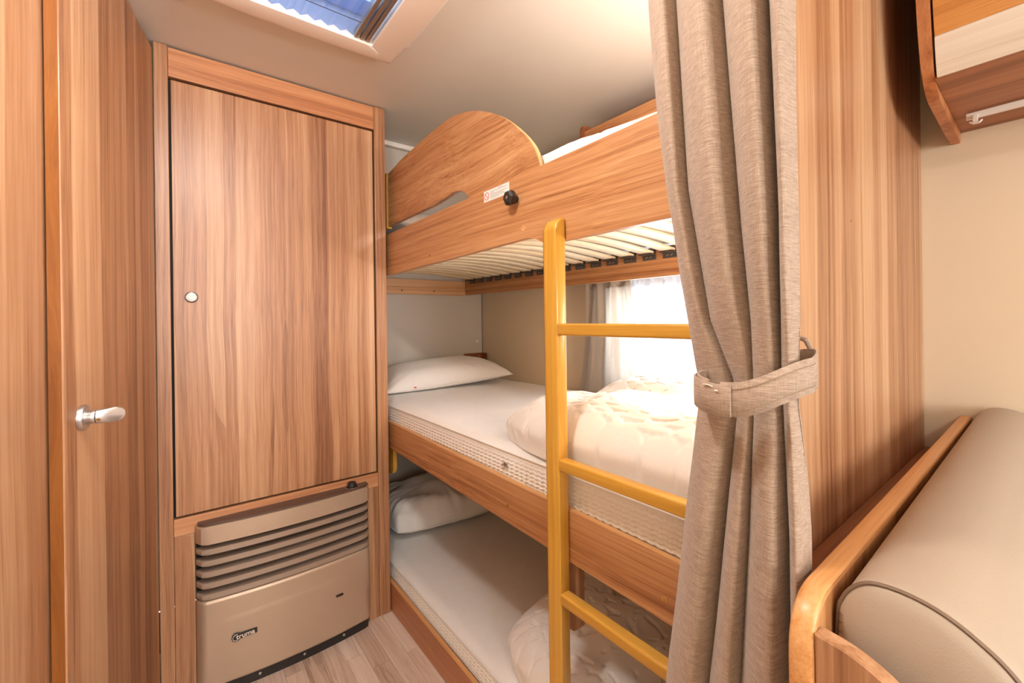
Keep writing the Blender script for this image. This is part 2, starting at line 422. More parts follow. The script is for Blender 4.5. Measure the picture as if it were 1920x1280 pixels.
# bunk window
wn = thing('window_1', (wx0, YW, wz0), 'bright window of the middle bunk behind net curtain', 'window', kind='structure')
wfr = bmesh.new(); 
for a in ((wx0, wx1, wz0, wz0 + .03), (wx0, wx1, wz1 - .03, wz1), (wx0, wx0 + .03, wz0 + .03, wz1 - .03), (wx1 - .03, wx1, wz0 + .03, wz1 - .03)):
    bx(wfr, a[0], a[1], YW - 0.004, YW + 0.034, a[2], a[3], 0.003)
obj('window_frame', wfr, WHITEP, wn, 40)
obj('pane', box(wx0 + .03, wx1 - .03, YW + 0.012, YW + 0.016, wz0 + .03, wz1 - .03, 0), GLASS, wn)

# ------------------------------------------------------------------ wardrobe
XWD = -1.623
wd = thing('wardrobe', (XWD, 0.30, 0), 'tall walnut wardrobe with one door above the gas heater', 'wardrobe')
TH = 0.02
obj('left_stile', box(XWD - TH, XWD, -0.044, -0.0105, 0, ZC - 0.001), WZ, wd)
obj('right_stile', box(XWD - TH, XWD + 0.001, 0.6055, 0.648, 0, ZC - 0.002, 0.003), WZ, wd)
obj('top_rail', box(XWD - TH, XWD - 0.001, -0.0100, 0.605, 1.858, ZC - 0.006), WY, wd)
obj('middle_rail', box(XWD - TH, XWD - 0.001, -0.0100, 0.605, 0.497, 0.548), WY, wd)
obj('lower_panel', box(XWD - TH, XWD - 0.001, -0.0100, 0.0395, 0, 0.4965), WZ, wd)
obj('lower_panel', box(XWD - TH, XWD - 0.001, 0.5645, 0.605, 0, 0.4965), WZ, wd)
obj('carcass', box(-2.15, XWD - 0.026, -0.030, 0.63, 0.535, 1.93, 0), BLACK, wd)  # coloured black so the slits around the door read as shade
obj('side_panel', box(-2.15, XWD - TH - 0.0005, 0.631, 0.647, 0, ZC - 0.30), WZ, wd)
wdd = obj('door', box(XWD - TH, XWD, -0.0045, 0.5985, 0.5555, 1.849, 0.0015), WZ, wd)
kn = obj('push_button', lathe([(0.0165, 0), (0.0168, 0.0015), (0.0155, 0.004), (0.0125, 0.0045), (0.0122, 0.003)], (XWD, 0.039, 1.207), (1, 0, 0), 32), plain('dark_chrome', lin(128, 120, 114), 0.16, metal=1.0), wdd, 40)
obj('button_cap', lathe([(0.0106, 0.001), (0.0106, 0.006), (0.009, 0.0085), (0, 0.0092)], (XWD, 0.039, 1.207), (1, 0, 0), 28), CREAMP, wdd, 40)

# ------------------------------------------------------------------ gas heater
ht = thing('gas_heater', (-1.60, 0.30, 0), 'champagne metallic gas heater with slatted grille below the wardrobe door', 'heater')
HY0, HY1 = 0.040, 0.564; HYC = (HY0 + HY1) / 2; HW = (HY1 - HY0) / 2
def hfront(yy, z=0.2):
    s = abs(yy - HYC) / HW
    edge = max(0.0, (s - 0.93) / 0.07)
    return -1.588 + 0.022 * (1 - s * s) - 0.028 * edge ** 2
def hslab(z0, z1, off, y0=HY0, y1=HY1, back=-1.632, bev=0.003, n=40, rim=0.0):
    pts = [(hfront(y0 + (y1 - y0) * i / n) + off, y0 + (y1 - y0) * i / n) for i in range(n + 1)]
    poly = pts + [(back, y1), (back, y0)]
    return prism([(p[0], p[1]) for p in poly], 'z', z0, z1, bev, 3)
# lower front panel with a pressed crease
def hp(u, v):
    yy = HY0 + 0.0003 + (HY1 - HY0 - 0.0006) * u; z = 0.034 + (0.296 - 0.034) * v
    zc = 0.222 + 0.010 * (1 - ((yy - HYC) / HW) ** 2)
    st = 1 / (1 + math.exp(-(zc - z) / 0.003)); fade = max(0, 1 - (abs(yy - HYC) / (HW * 0.8)) ** 6)
    lip = 0.006 * max(0, (v - 0.965) / 0.035) ** 2 + 0.006 * max(0, (0.03 - v) / 0.03) ** 2
    return (hfront(yy) + 0.0014 * st * fade - lip, yy, z)
bm, V = gridsurf(hp, 60, 120)
for row_ in (V[0], V[-1]):
    back = [bm.verts.new((-1.632, v.co.y, v.co.z)) for v in row_]
    for a, b, c, d in zip(row_, row_[1:], back[1:], back): bm.faces.new((a, b, c, d))
tp_ = [c[-1] for c in V]; bk = [bm.verts.new((-1.632, v.co.y, v.co.z)) for v in tp_]
for a, b, c, d in zip(tp_, tp_[1:], bk[1:], bk): bm.faces.new((a, b, c, d))
fp = obj('front_panel', bm, HEATM, ht, 50)
obj('recess', box(-1.72, -1.640, HY0 + .004, HY1 - .004, 0.0, 0.515, 0), BLACK, ht)
obj('top_band', hslab(0.466, 0.520, 0.002, bev=0.005), HEATM, ht, 40)
cp = obj('control_panel', hslab(0.5195, 0.527, -0.004, y0=HY0 + .006, y1=HY1 - .006, back=-1.626, bev=0.002), HEATB, ht, 40)
for k in range(5):
    z0 = 0.2985 + k * 0.0335
    s = obj('grille_slat', hslab(z0 + 0.001, z0 + 0.0175, -0.003 + 0.0, y0=HY0 + 0.001, y1=HY1 - 0.001, bev=0.005), HEATS, ht, 45)
obj('base_strip', hslab(0.0, 0.030, -0.012, bev=0.001), BLACKP, ht)
for yy in (0.20, 0.33, 0.46):
    obj('base_screw', lathe([(0.004, 0), (0.004, 0.002), (0, 0.003)], (hfront(yy) - 0.0125, yy, 0.018), (1, 0, 0), 12), STEEL, ht)
dk = [(0.0215, 0), (0.0215, 0.002), (0.0165, 0.003), (0.0150, 0.014), (0.0125, 0.0165), (0, 0.0170)]
dl = obj('dial_knob', lathe(dk, (-1.604, 0.500, 0.527), (0, 0, 1), 20), BLACKP, ht, 30)
obj('dial_ring', lathe([(0.0225, 0), (0.0225, 0.0008), (0.0216, 0.0012), (0.0205, 0.0008)], (-1.604, 0.500, 0.527), (0, 0, 1), 28), STEEL, dl)
for yy, r1 in ((0.085, .012), (0.155, .013), (0.185, .013), (0.43, .013)):
    obj('panel_disc', lathe([(r1, 0), (r1 - .0006, 0.0007), (r1 - .0012, 0.0007), (r1 - .0018, 0.0001)], (-1.608, yy, 0.527), (0, 0, 1), 28), HEATB, cp)
obj('sight_slot', prism(rpoly([(0.430, 0.170), (0.455, 0.170), (0.455, 0.177), (0.430, 0.177)], 0.0035), 'x', hfront(.442) + 0.0015, hfront(.442) + 0.0042, 0.0003), BLACKP, ht)
# maker's badge: round emblem and wordmark
lx = hfront(0.165) + 0.0036
pl_ = bmesh.new()
prism(rpoly([(0.132, 0.1595), (0.1925, 0.1595), (0.1925, 0.1765), (0.132, 0.1765)], 0.002), 'x', lx - 0.002, lx + 0.0010, 0.0003, bm=pl_)
bd = obj('badge', pl_, BLACKP, ht)
obj('badge_disc', lathe([(0.0125, -0.002), (0.0125, 0.0013), (0.0118, 0.0016), (0, 0.0016)], (lx, 0.137, 0.168), (1, 0, 0), 28), BLACKP, bd)
obj('badge_ring', tube([(lx + 0.0022, 0.1364 + 0.0090 * math.cos(a), 0.168 + 0.0088 * math.sin(a)) for a in [math.radians(64 + 232 * k / 24) for k in range(25)]], 0.0008, n=6), CREAMP, bd)
def text_mesh(s, size, ext):
    cu = bpy.data.curves.new('t', 'FONT'); cu.body = s; cu.size = size; cu.extrude = ext; cu.offset = 0.0003
    to = bpy.data.objects.new('t', cu); C.objects.link(to)
    bpy.context.view_layer.update()
    me = bpy.data.meshes.new_from_object(to.evaluated_get(bpy.context.evaluated_depsgraph_get()))
    bpy.data.objects.remove(to); bpy.data.curves.remove(cu); return me
me = text_mesh('truma', 0.0200, 0.0007)
Mt = Matrix(((0, 0, 1, lx + 0.0026), (1.02, 0, 0, 0.1362), (0, 1, 0, 0.1625), (0, 0, 0, 1)))
me.transform(Mt); obj('wordmark', me, CREAMP, bd)

# ------------------------------------------------------------------ bunk frames
XE = XP - 0.0185   # foot end of the bunks
YB = 0.665
def screw(nm, x, yy, z, par, r=0.0055, mat=BRASS):
    return obj(nm, lathe([(r, 0), (r, 0.0006), (r * .75, 0.0012), (r * .3, 0.0004)], (x, yy, z), (0, -1, 0), 16), mat, par)

ub = thing('top_bunk_frame', (-1.2, 1.0, 1.27), 'top bunk with walnut front board, round guard panel and slatted base', 'bunk bed')
top = [(-2.195, 1.462), (XE, 1.4865)]
bot = [(XE, 1.2965), (-0.730, 1.2985), (-0.765, 1.317), (-0.80, 1.3225), (-2.195, 1.297)]
fb = obj('front_board', prism(rpoly(top[:1] + top[1:] + bot, [0, 0, 0, .02, .015, .03, 0]), 'y', YB, YB + 0.018, 0.0015), WX, ub)
gl = [(-1.686, 1.508), (-1.686, 1.722)] + [tuple(p) for p in smoothline([(-1.56, 1.739), (-1.44, 1.749), (-1.29, 1.758), (-1.17, 1.757), (-1.05, 1.730), (-0.93, 1.672), (-0.84, 1.601), (-0.785, 1.538), (-0.764, 1.480), (-0.76, 1.44)], 6)] \
    + [(-0.80, 1.40), (-1.04, 1.40)] + [tuple(p) for p in smoothline([(-1.062, 1.465), (-1.075, 1.482), (-1.10, 1.506), (-1.13, 1.519), (-1.17, 1.524), (-1.22, 1.518), (-1.30, 1.512)], 6)]
gp = obj('guard_panel', prism(gl, 'y', YB + 0.0185, YB + 0.0340, 0.003, 3), wood('walnut_veneer_guard', 'x', lin(126, 74, 40), lin(184, 128, 82), lin(212, 164, 116), band=18, warp=0.09, coarse=0.36, cells=0.05), ub)
arc = [Vector((p[0] + 0.0006, p[1] + 0.0006)) for p in smoothline([(-1.29, 1.758), (-1.17, 1.757), (-1.05, 1.730), (-0.93, 1.672), (-0.84, 1.601), (-0.785, 1.538), (-0.764, 1.480)], 6)]
inner = [Vector((p[0] - 0.0002, p[1] - 0.0002)) for p in arc]
obj('edge_band', prism([tuple(p) for p in arc] + [tuple(p) for p in reversed(inner)], 'y', YB + 0.0215, YB + 0.0305, 0), EDGE_X, gp)
obj('edge_strip', box(-1.702, -1.6875, YB + 0.012, YB + 0.034, 1.500, 1.724, 0.002), BEECH_Z, ub)
kb = obj('clamp_knob', lathe([(0.010, 0), (0.010, 0.008), (0.0165, 0.010), (0.0190, 0.016), (0.0190, 0.026), (0.014, 0.031), (0.006, 0.0315), (0.005, 0.029)], (-0.832, YB, 1.423), (0, -1, 0), 6), BLACKP, ub, 20)
obj('knob_centre', lathe([(0.005, 0.0285), (0.0045, 0.0305), (0, 0.031)], (-0.832, YB, 1.423), (0, -1, 0), 12), STEEL, kb)
st = obj('warning_sticker', box(-0.972, -0.860, YB - 0.0006, YB - 0.0001, 1.4445, 1.4735, 0), WHITEP, ub)
obj('prohibition_ring', lathe([(0.0105, 0), (0.0105, 0.0007), (0.0090, 0.0007), (0.0090, 0)], (-0.9585, YB - 0.0005, 1.459), (0, -1, 0), 28), RED, st)
sl = box(-0.0092, 0.0092, YB - 0.0012, YB - 0.0006, -0.0007, 0.0007, 0)
bmesh.ops.transform(sl, matrix=Matrix.Translation((-0.9585, 0, 1.459)) @ Matrix.Rotation(math.radians(45), 4, 'Y'), verts=sl.verts)
obj('prohibition_bar', sl, RED, st)
for i, (a, b) in enumerate(((-0.908, -0.888), (-0.942, -0.866), (-0.942, -0.925), (-0.942, -0.868), (-0.942, -0.885), (-0.942, -0.880), (-0.942, -0.905))):
    z = 1.4705 - 0.0035 * i
    obj('print_line', box(a, b, YB - 0.0009, YB - 0.0005, z - 0.0004, z + 0.0004, 0), INK, st)
screw('screw_cap', -0.806, YB, 1.346, ub, 0.0075, plain('tan_screw_cap', lin(214, 160, 108), 0.4))
screw('pilot_hole', -1.293, YB, 1.341, ub, 0.0035, BROWNM)
YR = 1.345
obj('rear_board', box(-2.172, XE, YR, YR + 0.020, 1.270, 1.375), WX, ub)
obj('head_batten', box(-2.198, -2.172, 0.69, YR - 0.001, 1.3055, 1.349), PINE_Y, ub)
obj('head_batten', box(-2.198, -2.172, 0.69, YR - 0.001, 1.268, 1.305), PINE_Y, ub)
for yy in (0.95, 1.14):
    obj('dowel', lathe([(0.005, 0), (0.005, 0.0008), (0, 0.001)], (-2.172, yy, 1.288), (1, 0, 0), 14), BROWNM, ub)
def slat_mesh():
    def f(u, v): pass
    bm = bmesh.new(); n = 16; prof_ = [(-.0245, -.003), (-.0215, -.0045), (.0215, -.0045), (.0245, -.003), (.0245, .003), (.0215, .0045), (-.0215, .0045), (-.0245, .003)]
    rings = []
    y0, y1 = YB + 0.022, YR - 0.012
    for i in range(n + 1):
        t = i / n; yy = y0 + (y1 - y0) * t; zz = 0.020 * math.sin(math.pi * t)
        rings.append([bm.verts.new((px, yy, zz + pz)) for px, pz in prof_])
    for A, B in zip(rings, rings[1:]):
        for k in range(8): bm.faces.new((A[k], A[(k + 1) % 8], B[(k + 1) % 8], B[k]))
    bm.faces.new(rings[0]); bm.faces.new(rings[-1])
    bmesh.ops.recalc_face_normals(bm, faces=bm.faces)
    me = bpy.data.meshes.new('slat'); bm.to_mesh(me); bm.free(); me.materials.append(SLATW)
    me.polygons.foreach_set('use_smooth', [True] * len(me.polygons)); me.set_sharp_from_angle(angle=math.radians(35)); return me
sm = slat_mesh()
def holder_mesh(rear):
    bm = bmesh.new(); s = 1 if rear else -1; yf = YR if rear else YB + 0.018
    y_in = yf - s * 0.030
    bx(bm, -.027, .027, min(y_in, yf), max(y_in, yf), 0.0055, 0.009, .001)       # upper lip
    bx(bm, -.027, .027, min(y_in, yf), max(y_in, yf), -0.009, -0.0055, .001)     # lower lip
    bx(bm, -.027, .027, yf - s * 0.0055 if rear else yf, yf if rear else yf + 0.0055, -0.026, 0.009, .001)  # plate
    if rear:
        for dx in (-.008, .006):
            b2 = bx(bmesh.new(), -.0045, .0045, yf - .0066, yf - .0050, -.0008, .0008)
    me = bpy.data.meshes.new('slat_holder'); bmesh.ops.recalc_face_normals(bm, faces=bm.faces); bm.to_mesh(me); bm.free(); me.materials.append(GREYP); return me
hr, hf_ = holder_mesh(True), holder_mesh(False)
stp = bmesh.new()
for dx in (-.009, .007):
    b = bx(bmesh.new(), -.0050, .0050, YR - .0064, YR - .0052, -.0008, .0008)
    bmesh.ops.transform(b, matrix=Matrix.Translation((dx, 0, -.0165)) @ Matrix.Rotation(math.radians(-30), 4, 'Y'), verts=b.verts)
    tmp = bpy.data.meshes.new('x'); b.to_mesh(tmp); b.free(); stp.from_mesh(tmp); bpy.data.meshes.remove(tmp)
stm = bpy.data.meshes.new('staple'); stp.to_mesh(stm); stp.free(); stm.materials.append(STEEL)
for me in (sm, hr, hf_, stm): me.transform(Matrix.Translation((1.2, 0, 0)) @ Matrix.Translation((-1.2, 0, 0)))
i = 0; x = -2.089
while x < -0.28:
    s = bpy.data.objects.new('slat', sm); C.objects.link(s); s.parent = ub; s.location = Vector((x, 0, 1.358)) - Vector(ub['base'])
    for mm, nm in ((hr, 'slat_holder'), (hf_, 'slat_holder'), (stm, 'staple')):
        h = bpy.data.objects.new(nm, mm); C.objects.link(h); h.parent = s
    x += 0.0834; i += 1

mb = thing('middle_bunk_frame', (-1.2, 1.0, 0.45), 'middle bunk frame with walnut front board behind the ladder', 'bunk bed')
obj('front_board', prism([(-2.195, 0.732), (XE, 0.7105), (XE, 0.5955), (-2.195, 0.634)], 'y', YB, YB + 0.018, 0.002), WX, mb)
obj('edge_band', prism([(-2.195, 0.7324), (XE, 0.7109), (XE, 0.7105), (-2.195, 0.732)], 'y', YB + 0.003, YB + 0.0155, 0), EDGE_X, mb)
obj('bed_base', box(-2.195, XE, YB + 0.0185, YW - 0.002, 0.655, 0.680), PINE_Y, mb)
for (x_, z_) in ((-1.312, 0.662), (-0.884, 0.652), (-0.436, 0.640)): screw('screw', x_, YB, z_, mb)
obj('support_block', prism(rpoly([(-1.79, 0.66), (-1.669, 0.655), (-1.669, 0.506), (-1.79, 0.506)], [0, 0, .035, 0]), 'y', 0.684, 0.70, 0.002), BEECH_Z, mb)
obj('support_post', prism(rpoly([(-0.715, 0.655), (-0.658, 0.655), (-0.658, 0.455), (-0.675, 0.44), (-0.715, 0.44)], 0.006), 'y', 0.685, 0.703, 0.002), WZ, mb)
lb = thing('bottom_bunk_frame', (-1.2, 1.0, 0), 'bottom bunk base with low walnut front board on the floor', 'bunk bed')
obj('front_board', prism([(-2.195, 0.114), (XE, 0.090), (XE, 0.0005), (-2.195, 0.0005)], 'y', 0.652, 0.670, 0.002), wood('walnut_veneer_plinth', 'x', lin(140, 84, 54), lin(172, 112, 76), lin(196, 136, 96), band=18), lb)
obj('edge_band', prism([(-2.195, 0.1144), (XE, 0.0904), (XE, 0.0900), (-2.195, 0.114)], 'y', 0.6545, 0.6675, 0), EDGE_X, lb)
obj('bed_base', box(-2.195, XE, 0.671, YW - 0.002, 0.0, 0.075), PINE_Y, lb)
screw('screw', -1.035, 0.652, 0.072, lb); screw('screw', -1.30, 0.652, 0.045, lb, 0.004)

# corner bracket and button on the rear wall
cb = thing('corner_bracket', (XR, 1.41, 0.91), 'small brown bracket in the corner behind the middle pillow', 'bracket')
bb = bmesh.new(); bx(bb, XR + 0.0005, XR + 0.006, 1.345, 1.470, 0.880, 0.926, .001); bx(bb, XR + 0.006, XR + 0.06, 1.466, 1.472, 0.880, 0.926, .001)
obj('plate', bb, BROWNM, cb)
for yy in (1.365, 1.452): obj('screw', lathe([(0.004, 0), (0.003, 0.0012), (0, 0.0015)], (XR + 0.006, yy, 0.905), (1, 0, 0), 12), STEEL, cb)
wb = obj('wall_button', lathe([(0.0105, 0), (0.0105, 0.003), (0.008, 0.006), (0, 0.007)], (XR, 1.437, 0.994), (1, 0, 0), 20), WHITEP, None, 40)
tag(wb, 'small round white cap on the grey wall above the middle pillow', 'cap')

# ------------------------------------------------------------------ ladder
ld = thing('bunk_ladder', (-0.49, 0.648, 0), 'honey-yellow beech ladder leaning on the bunk fronts', 'ladder')
LYF, LYB = 0.633, 0.663
def stile(x0, x1, ztop):
    # rounded at the top, front to back
    prof_ = [(LYF, 0.0990), (LYF, ztop - 0.030)] + [(LYF + 0.030 * (1 - math.cos(a)) * 0.93, ztop - 0.030 + 0.030 * math.sin(a)) for a in [math.pi / 2 * k / 6 for k in range(1, 6)]] + [(LYB - 0.004, ztop), (LYB, ztop - 0.004), (LYB, 0.0990)]
    return prism(prof_, 'x', x0, x1, 0.005, 3)
obj('stile', stile(-0.701, -0.661, 1.3455), BEECH_Z, ld, 40)
obj('stile', stile(-0.320, -0.280, 1.3455), BEECH_Z, ld, 40)
for z in (1.0935, 0.8085, 0.5265, 0.2435):
    obj('rung', box(-0.6615, -0.3195, LYF - 0.001, LYF + 0.024, z, z + 0.0245, 0.004, 3), BEECH_X, ld, 40)

# ------------------------------------------------------------------ mattresses
def mattress(name, x0, x1, y0, y1, z0, z1, label, wav=0.004):
    t = thing(name, ((x0 + x1) / 2, (y0 + y1) / 2, z0), label, 'mattress', 'mattresses on the bunks')
    # cover: rounded slab, slightly puffy top
    r = 0.018
    def ring(s):
        pass
    nx, ny = 120, 40
    def ft(u, v):
        X = x0 + (x1 - x0) * u; Y_ = y0 + (y1 - y0) * v
        ed = min(min(u, 1 - u) * (x1 - x0), min(v, 1 - v) * (y1 - y0))
        rr = min(1, ed / r); z = z1 - r * 0.5 * (1 - math.sqrt(max(0, 1 - (1 - rr) ** 2)))
        z += 0.003 * noise.noise((X * 3, Y_ * 3, z0)) * rr
        z += 0.0022 * rr * (1 - abs(noise.noise((X * 4 + Y_ * 7, (Y_ - X) * 2.2, 3 + z0))) * 2.2) * 0.6
        return (X, Y_, z)
    bm, V = gridsurf(ft, nx, ny)
    obj('cover', bm, SHEET, t, 60)
    # woven border with zig-zag relief on the long front side
    def fs(u, v):
        X = x0 + (x1 - x0) * u; z = z0 + (z1 - 0.010 - z0) * v
        ph = X * 2 * math.pi / 0.020
        zig = math.sin((z / 0.0095) * 2 * math.pi + 0.9 * math.sin(ph))
        d = 0.0024 * zig * math.sin(math.pi * min(1, v * 1.05))
        return (X, y0 - 0.004 * math.sin(math.pi * v) - d, z)
    bm, V = gridsurf(fs, 1100, 44)
    obj('border', bm, TICK, t, 60)
    sb = bmesh.new(); bx(sb, x0, x1, y0 + 0.0005, y1, z0, z1 - 0.011)
    obj('core', sb, TICK, t)
    obj('piping', tube([(x0 + (x1 - x0) * i / 60, y0 - 0.0015, z1 - 0.0095) for i in range(61)], 0.0028, n=8), SHEET, t, 60)
    return t
mm_ = mattress('bunk_mattress', -2.19, XE - 0.005, 0.688, YW - 0.004, 0.681, 0.790, 'white mattress of the middle bunk with zig-zag woven border')
zp = obj('zip_pull', box(-0.918, -0.902, 0.678, 0.681, 0.742, 0.752, 0.001), STEEL, mm_)
obj('zip_loop', tube([(-0.921 + 0.005 * math.cos(a), 0.679, 0.741 + 0.006 * math.sin(a)) for a in [k * math.pi / 5 for k in range(10)]], 0.0011, n=6, closed=True), STEEL, mm_)
lm_ = mattress('bunk_mattress', -2.19, XE - 0.005, 0.678, YW - 0.004, 0.0755, 0.165, 'cream mattress of the bottom bunk at floor level')
um_ = mattress('bunk_mattress', -2.13, XE - 0.005, 0.705, YR + 0.10, 1.385, 1.490, 'white mattress of the top bunk lying on slats')

# ------------------------------------------------------------------ pillows
def pillow(label, c, ax, ay, T, rot=0, tilt=(0, 0), seed=0, wr=0.006, name='pillow', flat=0.35, corner=0.0):
    t = thing(name, c, label, 'pillow', 'pillows on the bunks')
    R = Matrix.Rotation(rot, 4, 'Z') @ Matrix.Rotation(tilt[0], 4, 'X') @ Matrix.Rotation(tilt[1], 4, 'Y')
    bm = bmesh.new(); n = 72; Vt = {}
    for side in (1, -1):
        for i in range(n + 1):
            for j in range(n + 1):
                edge = i in (0, n) or j in (0, n)
                if side == -1 and edge: Vt[(side, i, j)] = Vt[(1, i, j)]; continue
                s = 2 * i / n - 1; q = 2 * j / n - 1
                pin = 1 - 0.09 * (1 - abs(s) ** 2) * abs(q) ** 3
                pin2 = 1 - 0.09 * (1 - abs(q) ** 2) * abs(s) ** 3
                cf = 1 - corner * (s * q) ** 2; px = ax * s * pin2 * cf; py = ay * q * pin * cf
                h = T * ((1 - abs(s) ** 2.4) * (1 - abs(q) ** 2.4)) ** 0.46
                if side == -1: h *= flat
                zz = side * h
                k = wr * (1 if side == 1 else .3) * min(1, h / (T * .3))
                # creases running to the corners and seams
                rad = math.hypot(s, q); an = math.atan2(q, s)
                cr = noise.noise((s * 2.6 + seed, q * 2.6, seed * 1.7))
                cr2 = 1 - abs(noise.noise((an * 5 + seed, rad * 1.3, seed))) * 2
                zz += k * (cr * 1.2 + cr2 * 0.75 * rad ** 1.5)
                Vt[(side, i, j)] = bm.verts.new(R @ Vector((px, py, zz)) + Vector(c))
        for i in range(n):
            for j in range(n):
                f = [Vt[(side, i, j)], Vt[(side, i + 1, j)], Vt[(side, i + 1, j + 1)], Vt[(side, i, j + 1)]]
                bm.faces.new(f if side == 1 else f[::-1])
    obj('pillow_case', bm, SHEET, t, 80)
    # seam along the edge
    pts = []
    for i in range(n): pts.append((1, i, 0))
    for j in range(n): pts.append((1, n, j))
    for i in range(n, 0, -1): pts.append((1, i, n))
    for j in range(n, 0, -1): pts.append((1, 0, j))
    def P_(k):
        _, i, j = k; s = 2 * i / n - 1; q = 2 * j / n - 1; cf = 1 - corner * (s * q) ** 2
        return R @ Vector((cf * ax * s * (1 - 0.09 * (1 - q * q) * abs(s) ** 3), cf * ay * q * (1 - 0.09 * (1 - s * s) * abs(q) ** 3), 0)) + Vector(c)
    obj('seam', tube([P_(k) for k in pts], 0.0018, n=6, closed=True), SHEET, t, 60)
    return t
p1 = pillow('plump white pillow at the head of the middle bunk', (-1.99, 1.075, 0.834), 0.17, 0.335, 0.095, rot=math.radians(-6), tilt=(math.radians(3), math.radians(4)), seed=2, wr=0.0035)
obj('care_tag', box(-1.842, -1.838, 0.858, 0.870, 0.818, 0.823, 0.001), RED, p1)
pillow('rumpled white pillow tucked at the head of the bottom bunk', (-1.925, 1.00, 0.216), 0.215, 0.275, 0.118, rot=math.radians(-8), seed=5, wr=0.022, corner=0.16)
pillow('white pillow at the head of the top bunk behind the guard panel', (-1.90, 0.97, 1.545), 0.17, 0.25, 0.075, seed=9, wr=0.005)

# ------------------------------------------------------------------ duvets
def scallop(x, y, s):
    """quilting height 0..1: arcs like fish scales"""
    r_ = math.floor(y / (s * 0.5)); best = None
    for rr in (r_ + 1, r_, r_ - 1):
        off = 0.5 * (rr % 2); cy = rr * s * 0.5
        cx = (math.floor(x / s - off) + 0.5 + off) * s
        d = math.hypot(x - cx, y - cy) / (s * 0.56)
        if d < 1 and y >= cy - 1e-9:
            best = d; break
    if best is None: return 0.6
    return min(1.0, (1 - best) / 0.12) ** 0.5
def duvet(label, x0, x1, y0, y1, zb, hfn, seed, quilt=0.010, nx=230, ny=210, s=0.085, wr=0.012):
    t = thing('duvet', ((x0 + x1) / 2, (y0 + y1) / 2, zb), label, 'duvet', 'duvets on the bunks')
    bm = bmesh.new()
    a, b = (x1 - x0) / 2, (y1 - y0) / 2; cx, cy = (x0 + x1) / 2, (y0 + y1) / 2
    def P(u, v):
        s_ = 2 * u - 1; q = 2 * v - 1
        # squircle mapping of the outline, wobbling edge
        wob = 1 + 0.05 * noise.noise((s_ * 2 + seed, q * 2, seed))
        k = max(abs(s_), abs(q)); 
        nrm = (abs(s_) ** 5 + abs(q) ** 5) ** 0.2 if k > 0 else 1
        f = k / nrm if nrm > 0 else 1
        X = cx + a * s_ * f * wob; Y_ = cy + b * q * f * wob
        prof_ = math.sqrt(max(0, 1 - max(0, (k - 0.72) / 0.28) ** 2.0))
        H = hfn(X, Y_)
        z = zb + 0.004 + (H) * prof_
        nn = noise.fractal((X * 5 + seed, Y_ * 5, seed), 1.0, 2.0, 3)
        rid = 1 - abs(noise.noise((X * 7 + seed, Y_ * 7, seed * 2.0))) * 2
        z += wr * prof_ * (nn * 0.9 + rid * 0.5)
        # rolled front: side swells outward
        bulge = (1 - prof_) * prof_ * 4
        return Vector((X + 0.012 * bulge * s_, Y_ + 0.012 * bulge * q, max(z, zb + 0.004)))
    V = [[bm.verts.new(P(i / nx, j / ny)) for j in range(ny + 1)] for i in range(nx + 1)]
    for i in range(nx):
        for j in range(ny): bm.faces.new((V[i][j], V[i + 1][j], V[i + 1][j + 1], V[i][j + 1]))
    bm.normal_update()
    for i in range(nx + 1):
        for j in range(ny + 1):
            v = V[i][j]; n_ = v.normal if v.normal.z >= 0 else -v.normal
            lift = min(1, max(0, (v.co.z - zb - 0.004) / 0.02))
            hz = (v.co.z - zb) * 1.3
            px = v.co.x + n_.x * hz + 0.025 * noise.noise((v.co.x * 4, v.co.y * 4, seed)); py = v.co.y + n_.y * hz + 0.025 * noise.noise((v.co.x * 4, v.co.y * 4, 9 + seed))
            v.co = v.co + n_ * (quilt * lift * (scallop(px, py, s) - 0.6))
            if v.co.z < zb + 0.002: v.co.z = zb + 0.002
    rim = [V[i][0] for i in range(nx)] + [V[nx][j] for j in range(ny)] + [V[i][ny] for i in range(nx, 0, -1)] + [V[0][j] for j in range(ny, 0, -1)]
    low = [bm.verts.new((v.co.x, v.co.y, zb + 0.001)) for v in rim]
    for k in range(len(rim)): bm.faces.new((rim[k], rim[(k + 1) % len(rim)], low[(k + 1) % len(rim)], low[k]))
    bm.faces.new(low)
    obj('quilted_cover', bm, DUVETM, t, 80)
    return t
def step(x, a, b):
    t = max(0, min(1, (x - a) / (b - a))); return t * t * (3 - 2 * t)
duvet('white quilted duvet folded on the middle bunk', -1.02, -0.262, 0.694, 1.418, 0.793,
      lambda X, Y_: 0.105 + 0.025 * step(X, -0.95, -0.6) + 0.018 * step(Y_, 1.0, 1.3) - 0.03 * math.exp(-((Y_ - 1.08) / 0.07) ** 2), 4, quilt=0.009)
duvet('shaded quilted duvet bundled on the bottom bunk', -1.02, -0.262, 0.690, 1.45, 0.168,
      lambda X, Y_: 0.13 + 0.05 * step(Y_, 0.8, 1.2), 13, quilt=0.009, wr=0.012)
duvet('white duvet showing above the front board of the top bunk', -0.98, -0.262, 0.712, 1.40, 1.493,
      lambda X, Y_: 0.052 - 0.030 * step(X, -0.74, -0.50) + 0.03 * step(Y_, 0.8, 1.15), 21, nx=100, ny=80, wr=0.007)

# ------------------------------------------------------------------ wall shelf over the top bunk
sh = thing('wall_shelf', (-0.75, 1.40, 1.81), 'walnut wall shelf with raised front above the top bunk', 'shelf')
obj('front_board', box(-1.180, XE, 1.295, 1.310, 1.800, 1.872), WX, sh)
obj('shelf_board', box(-1.180, XE, 1.311, YW - 0.001, 1.800, 1.815), WX, sh)
obj('end_panel', prism(rpoly([(1.285, 1.790), (1.285, 1.897), (YW - 0.001, 1.897), (YW - 0.001, 1.790)], [.01, .02, 0, 0]), 'x', -1.196, -1.1805, 0.003), WYD, sh)

